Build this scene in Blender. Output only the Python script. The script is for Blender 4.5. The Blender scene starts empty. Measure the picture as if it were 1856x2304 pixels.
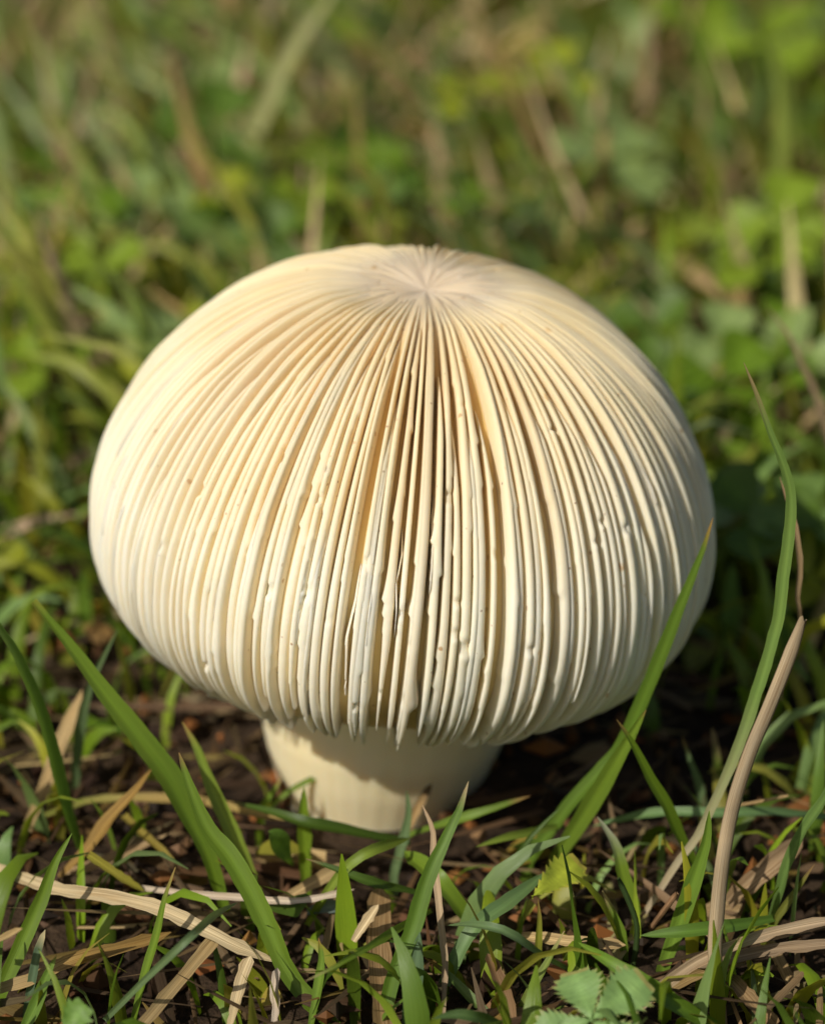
import bpy, math, random
import numpy as np

rng = np.random.default_rng(7)
random.seed(7)
scene = bpy.context.scene
COL = scene.collection

# ------------------------------------------------------------------ camera
DIST = 0.55                                  # camera to cap, metres
PITCH = math.radians(24.58)
HC = 0.0455                                  # height of the point looked at
FPX = 1856 / (2 * (0.0663 / 0.55))           # focal length in photo pixels
CAM = np.array([0.0, -DIST * math.cos(PITCH), HC + DIST * math.sin(PITCH)])
cam_d = bpy.data.cameras.new("camera")
cam = bpy.data.objects.new("camera", cam_d)
COL.objects.link(cam)
cam.location = CAM
cam.rotation_euler = (math.pi / 2 - PITCH, 0, 0)
cam_d.sensor_fit = 'HORIZONTAL'
cam_d.sensor_width = 24.0
cam_d.lens = 24.0 * FPX / 1856
cam_d.clip_start = 0.02
cam_d.clip_end = 2000
cam_d.dof.use_dof = True
cam_d.dof.focus_distance = 0.499
cam_d.dof.aperture_fstop = 10.0
cam_d.dof.aperture_blades = 9
scene.camera = cam

# ------------------------------------------------------------------ sky and sun
SUN_EL, SUN_AZ = math.radians(42), math.radians(42)   # azimuth: degrees to the left of the camera side
to_sun = (-math.sin(SUN_AZ) * math.cos(SUN_EL), -math.cos(SUN_AZ) * math.cos(SUN_EL), math.sin(SUN_EL))
world = bpy.data.worlds.new("World")
scene.world = world
world.use_nodes = True
wn = world.node_tree
sky = wn.nodes.new("ShaderNodeTexSky")
sky.sky_type = 'NISHITA'
sky.sun_disc = False
sky.dust_density = 2.5
sky.ozone_density = 0.6
sky.sun_elevation = SUN_EL
sky.sun_rotation = math.atan2(to_sun[0], to_sun[1])
bg = wn.nodes["Background"]
wn.links.new(sky.outputs[0], bg.inputs[0])
bg.inputs[1].default_value = 0.06
sun_d = bpy.data.lights.new("sun", 'SUN')
sun_d.energy = 3.75
sun_d.angle = math.radians(0.55)
sun_d.color = (1.0, 0.94, 0.84)
sun = bpy.data.objects.new("sun", sun_d)
COL.objects.link(sun)
sun.rotation_euler = (math.pi / 2 - SUN_EL, 0, math.atan2(to_sun[1], to_sun[0]) + math.pi / 2)

scene.view_settings.view_transform = 'Standard'
scene.view_settings.look = 'None'
scene.view_settings.exposure = 0.0
scene.view_settings.gamma = 1.0
scene.cycles.use_denoising = True
scene.cycles.max_bounces = 10
scene.cycles.diffuse_bounces = 6
scene.cycles.transmission_bounces = 6
scene.cycles.transparent_max_bounces = 6
scene.cycles.sample_clamp_indirect = 6.0

# ------------------------------------------------------------------ photo pixel -> direction
cp, sp = math.cos(PITCH), math.sin(PITCH)
FWD = np.array([0, cp, -sp]); UPV = np.array([0, sp, cp]); RGT = np.array([1.0, 0, 0])
def ray(u, v):
    return FWD + RGT * (u - 928) / FPX - UPV * (v - 1152) / FPX
def at_z(u, v, z):
    d = ray(u, v); t = (z - CAM[2]) / d[2]
    return CAM + d * t
def at_y(u, v, y):
    d = ray(u, v); t = (y - CAM[1]) / d[1]
    return CAM + d * t
def project(P):
    q = np.asarray(P) - CAM
    w = q @ FWD
    return 928 + FPX * (q @ RGT) / w, 1152 - FPX * (q @ UPV) / w, w

# ------------------------------------------------------------------ helpers
def new_mesh(name, V, faces, col=None, bl=None, smooth=True):
    """V (n,3); faces: array (m,4) or (m,3)"""
    V = np.asarray(V, np.float32).reshape(-1, 3)
    F = np.asarray(faces, np.int32)
    me = bpy.data.meshes.new(name)
    k = F.shape[1]
    me.vertices.add(len(V)); me.vertices.foreach_set("co", V.ravel())
    me.loops.add(F.size); me.loops.foreach_set("vertex_index", F.ravel())
    me.polygons.add(len(F))
    me.polygons.foreach_set("loop_start", np.arange(0, F.size, k, dtype=np.int32))
    me.polygons.foreach_set("use_smooth", np.full(len(F), smooth, dtype=bool))
    if col is not None:
        c = np.ones((len(V), 4), np.float32); c[:, :3] = np.asarray(col).reshape(-1, 3)
        a = me.color_attributes.new("Col", 'FLOAT_COLOR', 'POINT'); a.data.foreach_set("color", c.ravel())
    if bl is not None:
        a = me.attributes.new("bl", 'FLOAT_VECTOR', 'POINT'); a.data.foreach_set("vector", np.asarray(bl, np.float32).ravel())
    me.update(); me.validate()
    return me

def link(name, me, mat, parent=None, label=None, cat=None, group=None, kind=None):
    o = bpy.data.objects.new(name, me)
    COL.objects.link(o)
    if mat is not None and me is not None and not me.materials: me.materials.append(mat)
    if parent is not None: o.parent = parent
    tag(o, label, cat, group, kind)
    return o
def tag(o, label=None, cat=None, group=None, kind=None):
    if label: o["label"] = label
    if cat: o["category"] = cat
    if group: o["group"] = group
    if kind: o["kind"] = kind
    return o
def empty(name, loc, label=None, cat=None, group=None):
    o = bpy.data.objects.new(name, None)
    COL.objects.link(o); o.location = loc; o.empty_display_size = 0.01
    return tag(o, label, cat, group)

def grid_faces(nr, nc, wrap=False):
    i = np.arange(nr - 1)[:, None]; j = np.arange(nc if wrap else nc - 1)[None, :]
    j2 = (j + 1) % nc
    a = i * nc + j; b = i * nc + j2; c = (i + 1) * nc + j2; d = (i + 1) * nc + j
    return np.stack([a + 0 * b, b + 0 * a, c, d], -1).reshape(-1, 4)

def crom(P, n):
    """Catmull-Rom through points, n samples evenly by length"""
    P = np.asarray(P, float)
    Q = np.vstack([2 * P[0] - P[1], P, 2 * P[-1] - P[-2]])
    out = []
    for i in range(1, len(Q) - 2):
        t = np.linspace(0, 1, 24, endpoint=False)[:, None]
        a, b, c, d = Q[i - 1], Q[i], Q[i + 1], Q[i + 2]
        out.append(.5 * (2 * b + (c - a) * t + (2 * a - 5 * b + 4 * c - d) * t**2 + (3 * b - 3 * c + d - a) * t**3))
    out = np.vstack(out + [P[-1:]])
    s = np.r_[0, np.cumsum(np.linalg.norm(np.diff(out, axis=0), axis=1))]
    q = np.linspace(0, s[-1], n)
    return np.stack([np.interp(q, s, out[:, k]) for k in range(out.shape[1])], 1)

def smooth_noise(n, k, r=rng):
    return np.interp(np.linspace(0, 1, n), np.linspace(0, 1, k), r.uniform(-1, 1, k))

# ------------------------------------------------------------------ materials
def mat(name):
    m = bpy.data.materials.new(name); m.use_nodes = True
    nt = m.node_tree
    for n in list(nt.nodes): nt.nodes.remove(n)
    return m, nt, nt.nodes.new("ShaderNodeOutputMaterial")
def node(nt, typ, **kw):
    n = nt.nodes.new(typ)
    for k, v in kw.items():
        if hasattr(n, k): setattr(n, k, v)
        else: n.inputs[k].default_value = v
    return n
def math_n(nt, op, a, b=None):
    n = nt.nodes.new("ShaderNodeMath"); n.operation = op
    for i, x in enumerate((a, b)):
        if x is None: continue
        if hasattr(x, "links"): nt.links.new(x, n.inputs[i])
        else: n.inputs[i].default_value = x
    return n.outputs[0]
def mixc(nt, fac, a, b, mode='MIX'):
    n = nt.nodes.new("ShaderNodeMix"); n.data_type = 'RGBA'; n.blend_type = mode
    for s, x in ((n.inputs[0], fac), (n.inputs[6], a), (n.inputs[7], b)):
        if hasattr(x, "links"): nt.links.new(x, s)
        elif isinstance(x, tuple): s.default_value = (*x, 1)
        else: s.default_value = x
    return n.outputs[2]
def ramp(nt, x, p0, p1, c0=(0, 0, 0), c1=(1, 1, 1)):
    n = nt.nodes.new("ShaderNodeValToRGB")
    n.color_ramp.elements[0].position = p0; n.color_ramp.elements[1].position = p1
    n.color_ramp.elements[0].color = (*c0, 1); n.color_ramp.elements[1].color = (*c1, 1)
    nt.links.new(x, n.inputs[0]); return n.outputs[0]
def noise(nt, vec, scale, detail=3, rough=.55):
    n = nt.nodes.new("ShaderNodeTexNoise"); n.inputs["Scale"].default_value = scale
    n.inputs["Detail"].default_value = detail; n.inputs["Roughness"].default_value = rough
    nt.links.new(vec, n.inputs["Vector"]); return n.outputs["Fac"]

def flesh_material(name, sss=.6, spots=True, scale=.0022):
    m, nt, out = mat(name)
    tc = nt.nodes.new("ShaderNodeTexCoord").outputs["Object"]
    c = node(nt, "ShaderNodeAttribute", attribute_name="Col").outputs["Color"]
    n1 = noise(nt, tc, 60, 3)
    c = mixc(nt, ramp(nt, n1, .35, .7), c, mixc(nt, .5, c, (.93, .86, .70), 'MULTIPLY'))
    if spots:
        for sc, th, prob, colr in ((150, .12, .86, (.52, .28, .09)), (330, .17, .86, (.40, .22, .08)), (620, .17, .90, (.30, .17, .08))):
            v = nt.nodes.new("ShaderNodeTexVoronoi"); v.inputs["Scale"].default_value = sc
            wv = nt.nodes.new("ShaderNodeVectorMath"); wv.operation = 'ADD'
            nn = nt.nodes.new("ShaderNodeTexNoise"); nn.inputs["Scale"].default_value = sc * 3
            ns = nt.nodes.new("ShaderNodeVectorMath"); ns.operation = 'SCALE'; ns.inputs["Scale"].default_value = .22 / sc
            nt.links.new(tc, nn.inputs["Vector"]); nt.links.new(nn.outputs["Color"], ns.inputs[0])
            nt.links.new(tc, wv.inputs[0]); nt.links.new(ns.outputs[0], wv.inputs[1]); nt.links.new(wv.outputs[0], v.inputs["Vector"])
            sx = nt.nodes.new("ShaderNodeSeparateColor"); nt.links.new(v.outputs["Color"], sx.inputs[0])
            on = math_n(nt, 'GREATER_THAN', sx.outputs[0], prob)
            d = ramp(nt, v.outputs["Distance"], th * .55, th, (1, 1, 1), (0, 0, 0))
            f = math_n(nt, 'MULTIPLY', math_n(nt, 'MULTIPLY', d, on), math_n(nt, 'ADD', .4, math_n(nt, 'MULTIPLY', sx.outputs[1], .6)))
            c = mixc(nt, math_n(nt, 'MULTIPLY', f, .85), c, colr)
    b = nt.nodes.new("ShaderNodeBsdfPrincipled")
    nt.links.new(c, b.inputs["Base Color"])
    b.inputs["Roughness"].default_value = .58
    b.inputs["Specular IOR Level"].default_value = .22
    b.inputs["Subsurface Weight"].default_value = sss
    b.inputs["Subsurface Radius"].default_value = (1.0, .80, .58)
    b.inputs["Subsurface Scale"].default_value = scale
    bump = nt.nodes.new("ShaderNodeBump"); bump.inputs["Strength"].default_value = .12; bump.inputs["Distance"].default_value = .0004
    nt.links.new(noise(nt, tc, 900, 4), bump.inputs["Height"])
    nt.links.new(bump.outputs[0], b.inputs["Normal"])
    nt.links.new(b.outputs[0], out.inputs[0])
    return m

def leaf_material(name, transl=.32, rough=.42, spec=.45, vein=14, veinamt=.35, veincol=(.55, .62, .45)):
    """leaf sheet: colour from the mesh, veins along the blade, light passes through"""
    m, nt, out = mat(name)
    c = node(nt, "ShaderNodeAttribute", attribute_name="Col").outputs["Color"]
    bl = node(nt, "ShaderNodeAttribute", attribute_name="bl").outputs["Vector"]
    mp = nt.nodes.new("ShaderNodeMapping"); nt.links.new(bl, mp.inputs[0])
    mp.inputs["Scale"].default_value = (vein, 60, 1)
    st = noise(nt, mp.outputs[0], 1.0, 2)
    mp2 = nt.nodes.new("ShaderNodeMapping"); nt.links.new(bl, mp2.inputs[0]); mp2.inputs["Scale"].default_value = (2, 300, 1)
    bloc = noise(nt, mp2.outputs[0], 1.0, 4, .6)
    f = ramp(nt, st, .3, .7)
    c2 = mixc(nt, math_n(nt, 'MULTIPLY', f, veinamt), c, veincol, 'MULTIPLY')
    c2 = mixc(nt, math_n(nt, 'MULTIPLY', ramp(nt, bloc, .42, .75), .45), c2, mixc(nt, .6, c2, (1.25, 1.08, .8), 'MULTIPLY'))
    b = nt.nodes.new("ShaderNodeBsdfPrincipled")
    nt.links.new(c2, b.inputs["Base Color"]); b.inputs["Roughness"].default_value = rough
    b.inputs["Specular IOR Level"].default_value = spec
    bump = nt.nodes.new("ShaderNodeBump"); bump.inputs["Strength"].default_value = .35; bump.inputs["Distance"].default_value = .00025
    nt.links.new(st, bump.inputs["Height"]); nt.links.new(bump.outputs[0], b.inputs["Normal"])
    t = nt.nodes.new("ShaderNodeBsdfTranslucent")
    nt.links.new(mixc(nt, 1.0, c2, (1.5, 1.45, .75), 'MULTIPLY'), t.inputs[0])
    mx = nt.nodes.new("ShaderNodeMixShader"); mx.inputs[0].default_value = transl
    nt.links.new(b.outputs[0], mx.inputs[1]); nt.links.new(t.outputs[0], mx.inputs[2])
    nt.links.new(mx.outputs[0], out.inputs[0])
    return m

M_FLESH = flesh_material("mushroom_flesh")
M_STEM = flesh_material("stem_flesh", .7, False, .003)
M_GRASS = leaf_material("grass_green", .32, .42, .45, 22, .45)
M_STRAW = leaf_material("dry_straw", .15, .66, .2, 16, .95, (.42, .34, .26))
M_LEAF = leaf_material("broad_leaf", .30, .5, .35, 5, .2)

def soil_material():
    m, nt, out = mat("soil")
    tc = nt.nodes.new("ShaderNodeTexCoord").outputs["Object"]
    n1 = noise(nt, tc, 45, 6, .65); n2 = noise(nt, tc, 420, 5, .65); n3 = noise(nt, tc, 5, 4)
    c = mixc(nt, ramp(nt, n2, .35, .7), (.012, .008, .005), (.050, .030, .018))
    c = mixc(nt, ramp(nt, n1, .45, .7), c, (.085, .055, .032))
    # far lawn, too distant for single blades
    geo = nt.nodes.new("ShaderNodeVectorMath"); geo.operation = 'LENGTH'; nt.links.new(tc, geo.inputs[0])
    far = ramp(nt, math_n(nt, 'DIVIDE', geo.outputs["Value"], 12.0), .18, .32)
    lawn = mixc(nt, ramp(nt, n3, .35, .65), (.07, .115, .022), (.15, .14, .05))
    c = mixc(nt, far, c, lawn)
    b = nt.nodes.new("ShaderNodeBsdfPrincipled"); nt.links.new(c, b.inputs["Base Color"])
    b.inputs["Roughness"].default_value = .95; b.inputs["Specular IOR Level"].default_value = .15
    bump = nt.nodes.new("ShaderNodeBump"); bump.inputs["Strength"].default_value = .8; bump.inputs["Distance"].default_value = .002
    nt.links.new(n2, bump.inputs["Height"]); nt.links.new(bump.outputs[0], b.inputs["Normal"])
    nt.links.new(b.outputs[0], out.inputs[0])
    return m
M_SOIL = soil_material()

# ------------------------------------------------------------------ ground
def ground_z(x, y):
    r = np.hypot(x, y)
    k = np.clip(1 - r / 3.0, 0, 1)
    z = .0016 * np.sin(x * 61 + 1.3 * np.sin(y * 47)) + .0014 * np.sin(y * 83 + 2 * np.sin(x * 39 + 1)) + .001 * np.sin(x * 170 + y * 131)
    return z * k - .0025
g = np.sinh(np.linspace(-1, 1, 261) * 8.2); g = g / g.max() * 400
gx, gy = np.meshgrid(g, g + 0.1, indexing='xy')
gv = np.stack([gx, gy, ground_z(gx, gy)], -1).reshape(-1, 3)
link("ground", new_mesh("ground", gv, grid_faces(261, 261)), M_SOIL, label="dark brown soil under the lawn", kind="structure")

# ------------------------------------------------------------------ mushroom
A = 0.0497
TILT = math.radians(5.35)
cap_c = np.array([-.0015, 0.0, HC - .0006])
HS = 0.0445                                   # cap centre above the stem foot, along the axis
axis = np.array([math.sin(TILT), 0, math.cos(TILT)])
base = cap_c - axis * HS
mush = empty("mushroom", base, "cream mushroom with a round cap of ragged upright gills", "mushroom")
mush.rotation_euler = (0, TILT, 0)

# outer profile of the cap, apex to underside, in units of A, z from the cap centre
ru = np.sin(np.linspace(0, np.pi / 2, 60))
zu = .851 * (1 - ru**2.145)**(1 / 1.749)
zu = np.minimum(zu, .812 - .02 * np.exp(-(ru / .10)**2)) * 1.0
zu = np.where(ru < .45, np.minimum(zu, .812 - .022 * np.exp(-(ru / .09)**2) - .12 * np.clip(ru - .12, 0, 1)**1.6), zu)
rl = np.concatenate([np.sqrt(1 - np.linspace(0, 1, 30)**2 * (1 - .74**2)), np.linspace(.72, .36, 12)])
zl = -.61 * np.clip(1 - rl**2.011, 0, 1)**(1 / 2.524)
prof = np.stack([np.r_[ru, rl[1:]], np.r_[zu, zl[1:]]], 1)
s = np.r_[0, np.cumsum(np.linalg.norm(np.diff(prof, axis=0), axis=1))]
NP = 400
tt = np.linspace(0, 1, NP)
PR = np.stack([np.interp(tt * s[-1], s, prof[:, k]) for k in (0, 1)], 1)
ker = np.ones(9) / 9
for k in (0, 1):
    p = np.r_[PR[:1, k].repeat(4), PR[:, k], PR[-1:, k].repeat(4)]
    PR[:, k] = np.convolve(p, ker, 'valid')
PR[0, 0] = 0
TG = np.gradient(PR, axis=0); TG /= np.linalg.norm(TG, axis=1)[:, None]
NR = np.stack([-TG[:, 1], TG[:, 0]], 1); 
NR *= np.where((NR[:, :1] * PR[:, :1] + NR[:, 1:] * PR[:, 1:]) < 0, -1, 1)
t_eq = tt[np.argmax(PR[:, 0])]
def t_of_r(r):            # upper half
    i = int(t_eq * NP)
    return np.interp(r, PR[:i, 0], tt[:i])
def t_of_rl(r):           # lower half
    i = int(t_eq * NP)
    return np.interp(-r, -PR[i:, 0], tt[i:])
def prof_at(t):
    P = np.stack([np.interp(t, tt, PR[:, k]) for k in (0, 1)], 1)
    N = np.stack([np.interp(t, tt, NR[:, k]) for k in (0, 1)], 1)
    return P, N / np.linalg.norm(N, axis=1)[:, None]
def core_depth(r, t, a=0.0):
    """how far the flesh lies under the gill edges: deep slots on the open front, shallow on the flanks"""
    da = (np.asarray(a) + np.pi / 2 + np.pi) % (2 * np.pi) - np.pi
    k = .023 + .025 * np.exp(-(da / .36)**2) + .010 * np.exp(-((da - .7) / .5)**2)
    return .006 + k * np.where(t > t_eq, 1.0, np.clip((r - .20) / .42, 0, 1)**1.2)
def flesh_col(P):
    """P (n,2) profile coords -> colour: ochre crown, pale cream flank, pinkish centre"""
    r, z = P[:, 0], P[:, 1]
    up = np.clip((z - .15) / .60, 0, 1)[:, None]
    c = np.array([.875, .805, .64]) * (1 - up) + np.array([.79, .625, .38]) * up
    mid = (np.exp(-(r / .24)**2) * (z > 0))[:, None]
    return c * (1 - mid) + np.array([.74, .60, .43]) * mid

# core of the cap
NA = 240
tc_ = np.concatenate([np.linspace(0, t_of_r(.3), 30), np.linspace(t_of_r(.3), 1, 70)[1:]])
P, N = prof_at(tc_)
az = np.linspace(0, 2 * np.pi, NA, endpoint=False)
CD = core_depth(P[:, :1], tc_[:, None], az[None, :])
Pc = P
rr = np.maximum(P[:, :1] - N[:, :1] * CD, 0) * A; zz = (P[:, 1:] - N[:, 1:] * CD) * A + .0007 * np.exp(-(Pc[:, :1] / .25)**2) * np.sin(az * 17 + 2 * np.sin(az * 5)) * np.clip(Pc[:, :1] / .1, 0, 1) * .25
V = np.stack([rr * np.cos(az), rr * np.sin(az), zz + HS], -1).reshape(-1, 3)
cc = np.repeat(flesh_col(P)[:, None], NA, 1)
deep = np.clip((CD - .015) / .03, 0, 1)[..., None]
cc = cc * (1 - deep) + cc * np.array([.97, .80, .47]) * deep  # amber of light bouncing inside the slots, painted into the core colour
cc = cc * (1 + .10 * (np.sin(az * 23 + 3 * np.sin(az * 7)) * np.sin(az * 11))[None, :, None] * (1 - deep))
V = np.vstack([V, [[0, 0, Pc[-1, 1] * A + HS]]])
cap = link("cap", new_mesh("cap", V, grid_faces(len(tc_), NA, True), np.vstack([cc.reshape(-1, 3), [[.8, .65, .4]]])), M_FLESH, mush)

# gills
N1 = 94
def make_gill(az0, t0, t1, start_len, seed, wscale=1.0, nl=130):
    r_ = np.random.default_rng(seed)
    t = np.linspace(t0, t1, nl)
    P, N = prof_at(t)
    r = P[:, 0]
    arc = (t - t0) * s[-1] * A                       # metres from the gill's upper end
    rem = (t1 - t) * s[-1] * A
    neff = N1 + N1 * np.clip((r - .28) / .42, 0, 1)
    neff = np.where(t > t_eq, 2 * N1, neff)
    sp_ = 2 * np.pi * r * A / neff
    hw = .5 * .75 * sp_ * wscale * (1 + .13 * smooth_noise(nl, 7, r_))
    grow = np.clip(arc / start_len, 0, 1)**.6
    end = np.clip(rem / r_.uniform(.008, .024), 0, 1)
    cut = np.clip(rem / .0012, 0, 1)
    wl = hw * (.25 + .75 * grow) * (.10 + .90 * end**.75); wr = wl * (.10 + .90 * end**r_.uniform(.2, .8))
    front = max(0, -math.sin(az0))
    for w_ in (wl, wr):                             # torn edges: swell, then snap back
        for _ in range(r_.integers(0, 2 + int(4.5 * front**3))):
            k = int(nl * r_.beta(2.6, 1.4)); L = r_.integers(7, 26); amp = r_.uniform(.10, .3 + .6 * front**4)
            i0 = max(0, k - L)
            w_[i0:k] *= 1 + amp * np.linspace(0, 1, k - i0)**2.5
    wob = .0030 * smooth_noise(nl, 5, r_) * np.clip((r - .2) / .4, 0, 1)
    azv = az0 + wob * (1 + 1.2 * r_.random())
    dcore = core_depth(r, t, az0)
    high = (r_.normal(0, .004) + .004 * smooth_noise(nl, 6, r_)) * np.clip((r - .2) / .3, 0, 1)
    nick = np.zeros(nl)
    for _ in range(r_.integers(0, 1 + int(2.4 * front**2))):
        k = int(nl * r_.uniform(.25, .98)); L = r_.integers(1, 4); nick[max(0, k - L):k] -= r_.uniform(.004, .014)
    top = (high + nick + .001 + .005 * np.clip((r - .15) / .3, 0, 1)) * A
    top = top - (1 - grow) * dcore * A * 1.02 - (1 - cut) * .5 * dcore * A
    bot = -(dcore + .03) * A
    bot = np.minimum(bot, top - .0002)
    # section: tangential factor, height blend (0 = bottom, 1 = top)
    sec = [(-1.25, 0), (-1.10, .30), (-.97, .62), (-.84, .88), (-.50, .97), (0, 1.0), (.50, .97), (.84, .88), (.97, .62), (1.10, .30), (1.25, 0)]
    lean = r_.normal(0, .00035) * np.clip((r - .3) / .4, 0, 1)
    ca, sa = np.cos(azv), np.sin(azv)
    rows = []
    crn = np.minimum(hw * .9, .0007)
    for f, hgt in sec:
        w = np.where(f < 0, wl, wr) * f + lean * hgt
        if hgt >= .85: h = top - crn * (1 - hgt) * 4
        else: h = bot + (top - bot) * hgt
        rad = P[:, 0] * A + N[:, 0] * h
        zz = P[:, 1] * A + N[:, 1] * h + HS
        rows.append(np.stack([rad * ca - w * sa, rad * sa + w * ca, zz], -1))
    V = np.stack(rows, 1)
    nc = len(sec)
    F = grid_faces(nl, nc, True)
    capf = []
    for row, rev in ((0, True), (nl - 1, False)):
        b = row * nc
        for i in range(nc // 2):
            q = [b + i, b + i + 1, b + nc - 2 - i, b + nc - 1 - i]
            if len(set(q)) == 4: capf.append(q[::-1] if rev else q)
    F = np.vstack([F, np.array(capf, np.int32)])
    c = flesh_col(P) * (1 + .05 * r_.normal()) 
    cc = np.repeat(c[:, None], nc, 1)
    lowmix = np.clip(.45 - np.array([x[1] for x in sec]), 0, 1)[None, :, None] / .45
    cc = np.clip(cc * (1 - lowmix) + cc * np.array([.97, .90, .74]) * lowmix, 0, .93)  # warm slot bounce painted in: gill sides tinted toward their base
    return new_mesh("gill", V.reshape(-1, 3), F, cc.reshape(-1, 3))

sid = 100
t_low = lambda p=.0: t_of_rl(rng.normal(.735, .02) if rng.random() > p else rng.uniform(.76, .975))
az1 = (np.arange(N1) + rng.uniform(-.2, .2, N1)) * 2 * np.pi / N1 + .011
gaps = []
for i in range(N1):
    sid += 1
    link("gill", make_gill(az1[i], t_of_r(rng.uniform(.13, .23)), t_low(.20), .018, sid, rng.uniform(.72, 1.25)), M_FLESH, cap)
    a2 = (az1[i] + (az1[(i + 1) % N1] + (2 * np.pi if i == N1 - 1 else 0))) / 2 + rng.uniform(-.006, .006)
    gaps += [(az1[i] + a2) / 2, 1.5 * a2 - .5 * az1[i]]
    sid += 1
    if rng.random() < .93:
        r0 = rng.uniform(.28, .70)
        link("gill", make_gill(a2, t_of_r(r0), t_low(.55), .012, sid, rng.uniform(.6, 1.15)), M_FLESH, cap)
for i in range(46):                                  # thin splinters squeezed between the full gills
    sid += 1
    a3 = gaps[rng.integers(len(gaps))] + rng.uniform(-.002, .002)
    t0 = t_of_r(rng.uniform(.6, .97))
    link("gill", make_gill(a3, t0, min(t0 + rng.uniform(.12, .35), t_of_rl(.75)), .012, sid, rng.uniform(.28, .5), 70), M_FLESH, cap)

# stem
zs = np.linspace(-.012, .030, 40)
rs = np.interp(zs, [-.012, -.004, .002, .008, .014, .022, .030], [.0150, .0168, .0190, .0207, .0214, .0210, .0204])
az = np.linspace(0, 2 * np.pi, 160, endpoint=False)
rr = rs[:, None] * (1 + .012 * np.sin(3 * az + 1) + .008 * np.sin(5 * az) + .0022 * np.sin(37 * az + 4 * np.sin(3 * az)) + .0016 * np.sin(71 * az))
V = np.stack([rr * np.cos(az), rr * np.sin(az), np.repeat(zs[:, None], 160, 1)], -1).reshape(-1, 3)
link("stem", new_mesh("stem", V, grid_faces(40, 160, True), np.tile([.91, .785, .50], (len(V), 1))), M_STEM, mush)

# ------------------------------------------------------------------ single blades and straws
G_MID = (.140, .225, .018); G_DARK = (.070, .125, .016); G_LITE = (.210, .285, .040); G_BLUE = (.150, .225, .100)
G_YEL = (.26, .27, .035); G_OLIVE = (.24, .20, .045)
S_TAN = (.52, .39, .19); S_PALE = (.64, .53, .32); S_GREY = (.45, .365, .235); S_BROWN = (.24, .135, .06); S_OCHRE = (.38, .25, .08)
def Z1(x, y): return (x / 1.867, 1300 + y / 1.867)
def Z2(x, y): return (926 + x / 1.867, 1300 + y / 1.867)
def DP(x, y): return (x * 1.0691, y * 1.0691)

def sheet_blade(P, W, col, tipcol=None, seed=0, face=None, fold=.42, rag=.04, tiplen=.06, taper=.45, rootw=.55, blunt=False, twist=0.0, tipw=.04, basecol=None, arch=1.0):
    """P: centre line tip -> root (n,3); W: full width"""
    r_ = np.random.default_rng(seed)
    n = len(P)
    T = np.gradient(P, axis=0); T /= np.linalg.norm(T, axis=1)[:, None]
    view = CAM - P.mean(0); view /= np.linalg.norm(view)
    f = np.array(face if face is not None else (view * .8 + np.array([r_.uniform(-.5, .5), 0, .5])))
    S = np.cross(T, f); S /= np.linalg.norm(S, axis=1)[:, None]
    Nn = np.cross(S, T)
    sL = np.linspace(0, 1, n)
    ang = twist * (sL - .5) + .18 * smooth_noise(n, 4, r_)
    S2 = S * np.cos(ang)[:, None] + Nn * np.sin(ang)[:, None]; N2 = np.cross(S2, T)
    w = np.clip(sL / taper, 0, 1)**(.35 if blunt else .62)
    w = np.maximum(w, tipw) * (1 - (1 - rootw) * np.clip((sL - .55) / .45, 0, 1))
    w = w * W * .5 * (1 + .05 * smooth_noise(n, 9, r_))
    k = np.array([-1, -.55, 0, .55, 1.0]); lift = fold * np.abs(k)**1.3
    edge = 1 + rag * r_.normal(size=(n, 5)) * (np.abs(k) == 1)
    V = P[:, None] + S2[:, None] * (w[:, None] * k * edge)[..., None] + N2[:, None] * (w[:, None] * lift)[..., None]
    L = np.r_[0, np.cumsum(np.linalg.norm(np.diff(P, axis=0), axis=1))]
    c = np.tile(np.array(col), (n, 5, 1)) * (1 + .08 * smooth_noise(n, 6, r_))[:, None, None]
    c = c * np.array([1, .95, 1.25, .95, 1])[None, :, None]
    if basecol is not None:
        m = np.clip((sL - .55) / .35, 0, 1)[:, None, None]; c = c * (1 - m) + np.array(basecol) * m
    if tipcol is not None:
        m = np.clip(1 - (L / max(L[-1], 1e-6) - tiplen * .5) / tiplen, 0, 1)[:, None] * np.array([1, .9, .75, .9, 1])
        m = m[..., None]; c = c * (1 - m) + np.array(tipcol) * m
    bl = np.stack(np.broadcast_arrays(((k + 1) / 2)[None, :] + seed * 1.37, L[:, None] + seed * .11, np.zeros((n, 1))), -1)
    return V.reshape(-1, 3), grid_faces(n, 5), c.reshape(-1, 3), bl.reshape(-1, 3)

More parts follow.
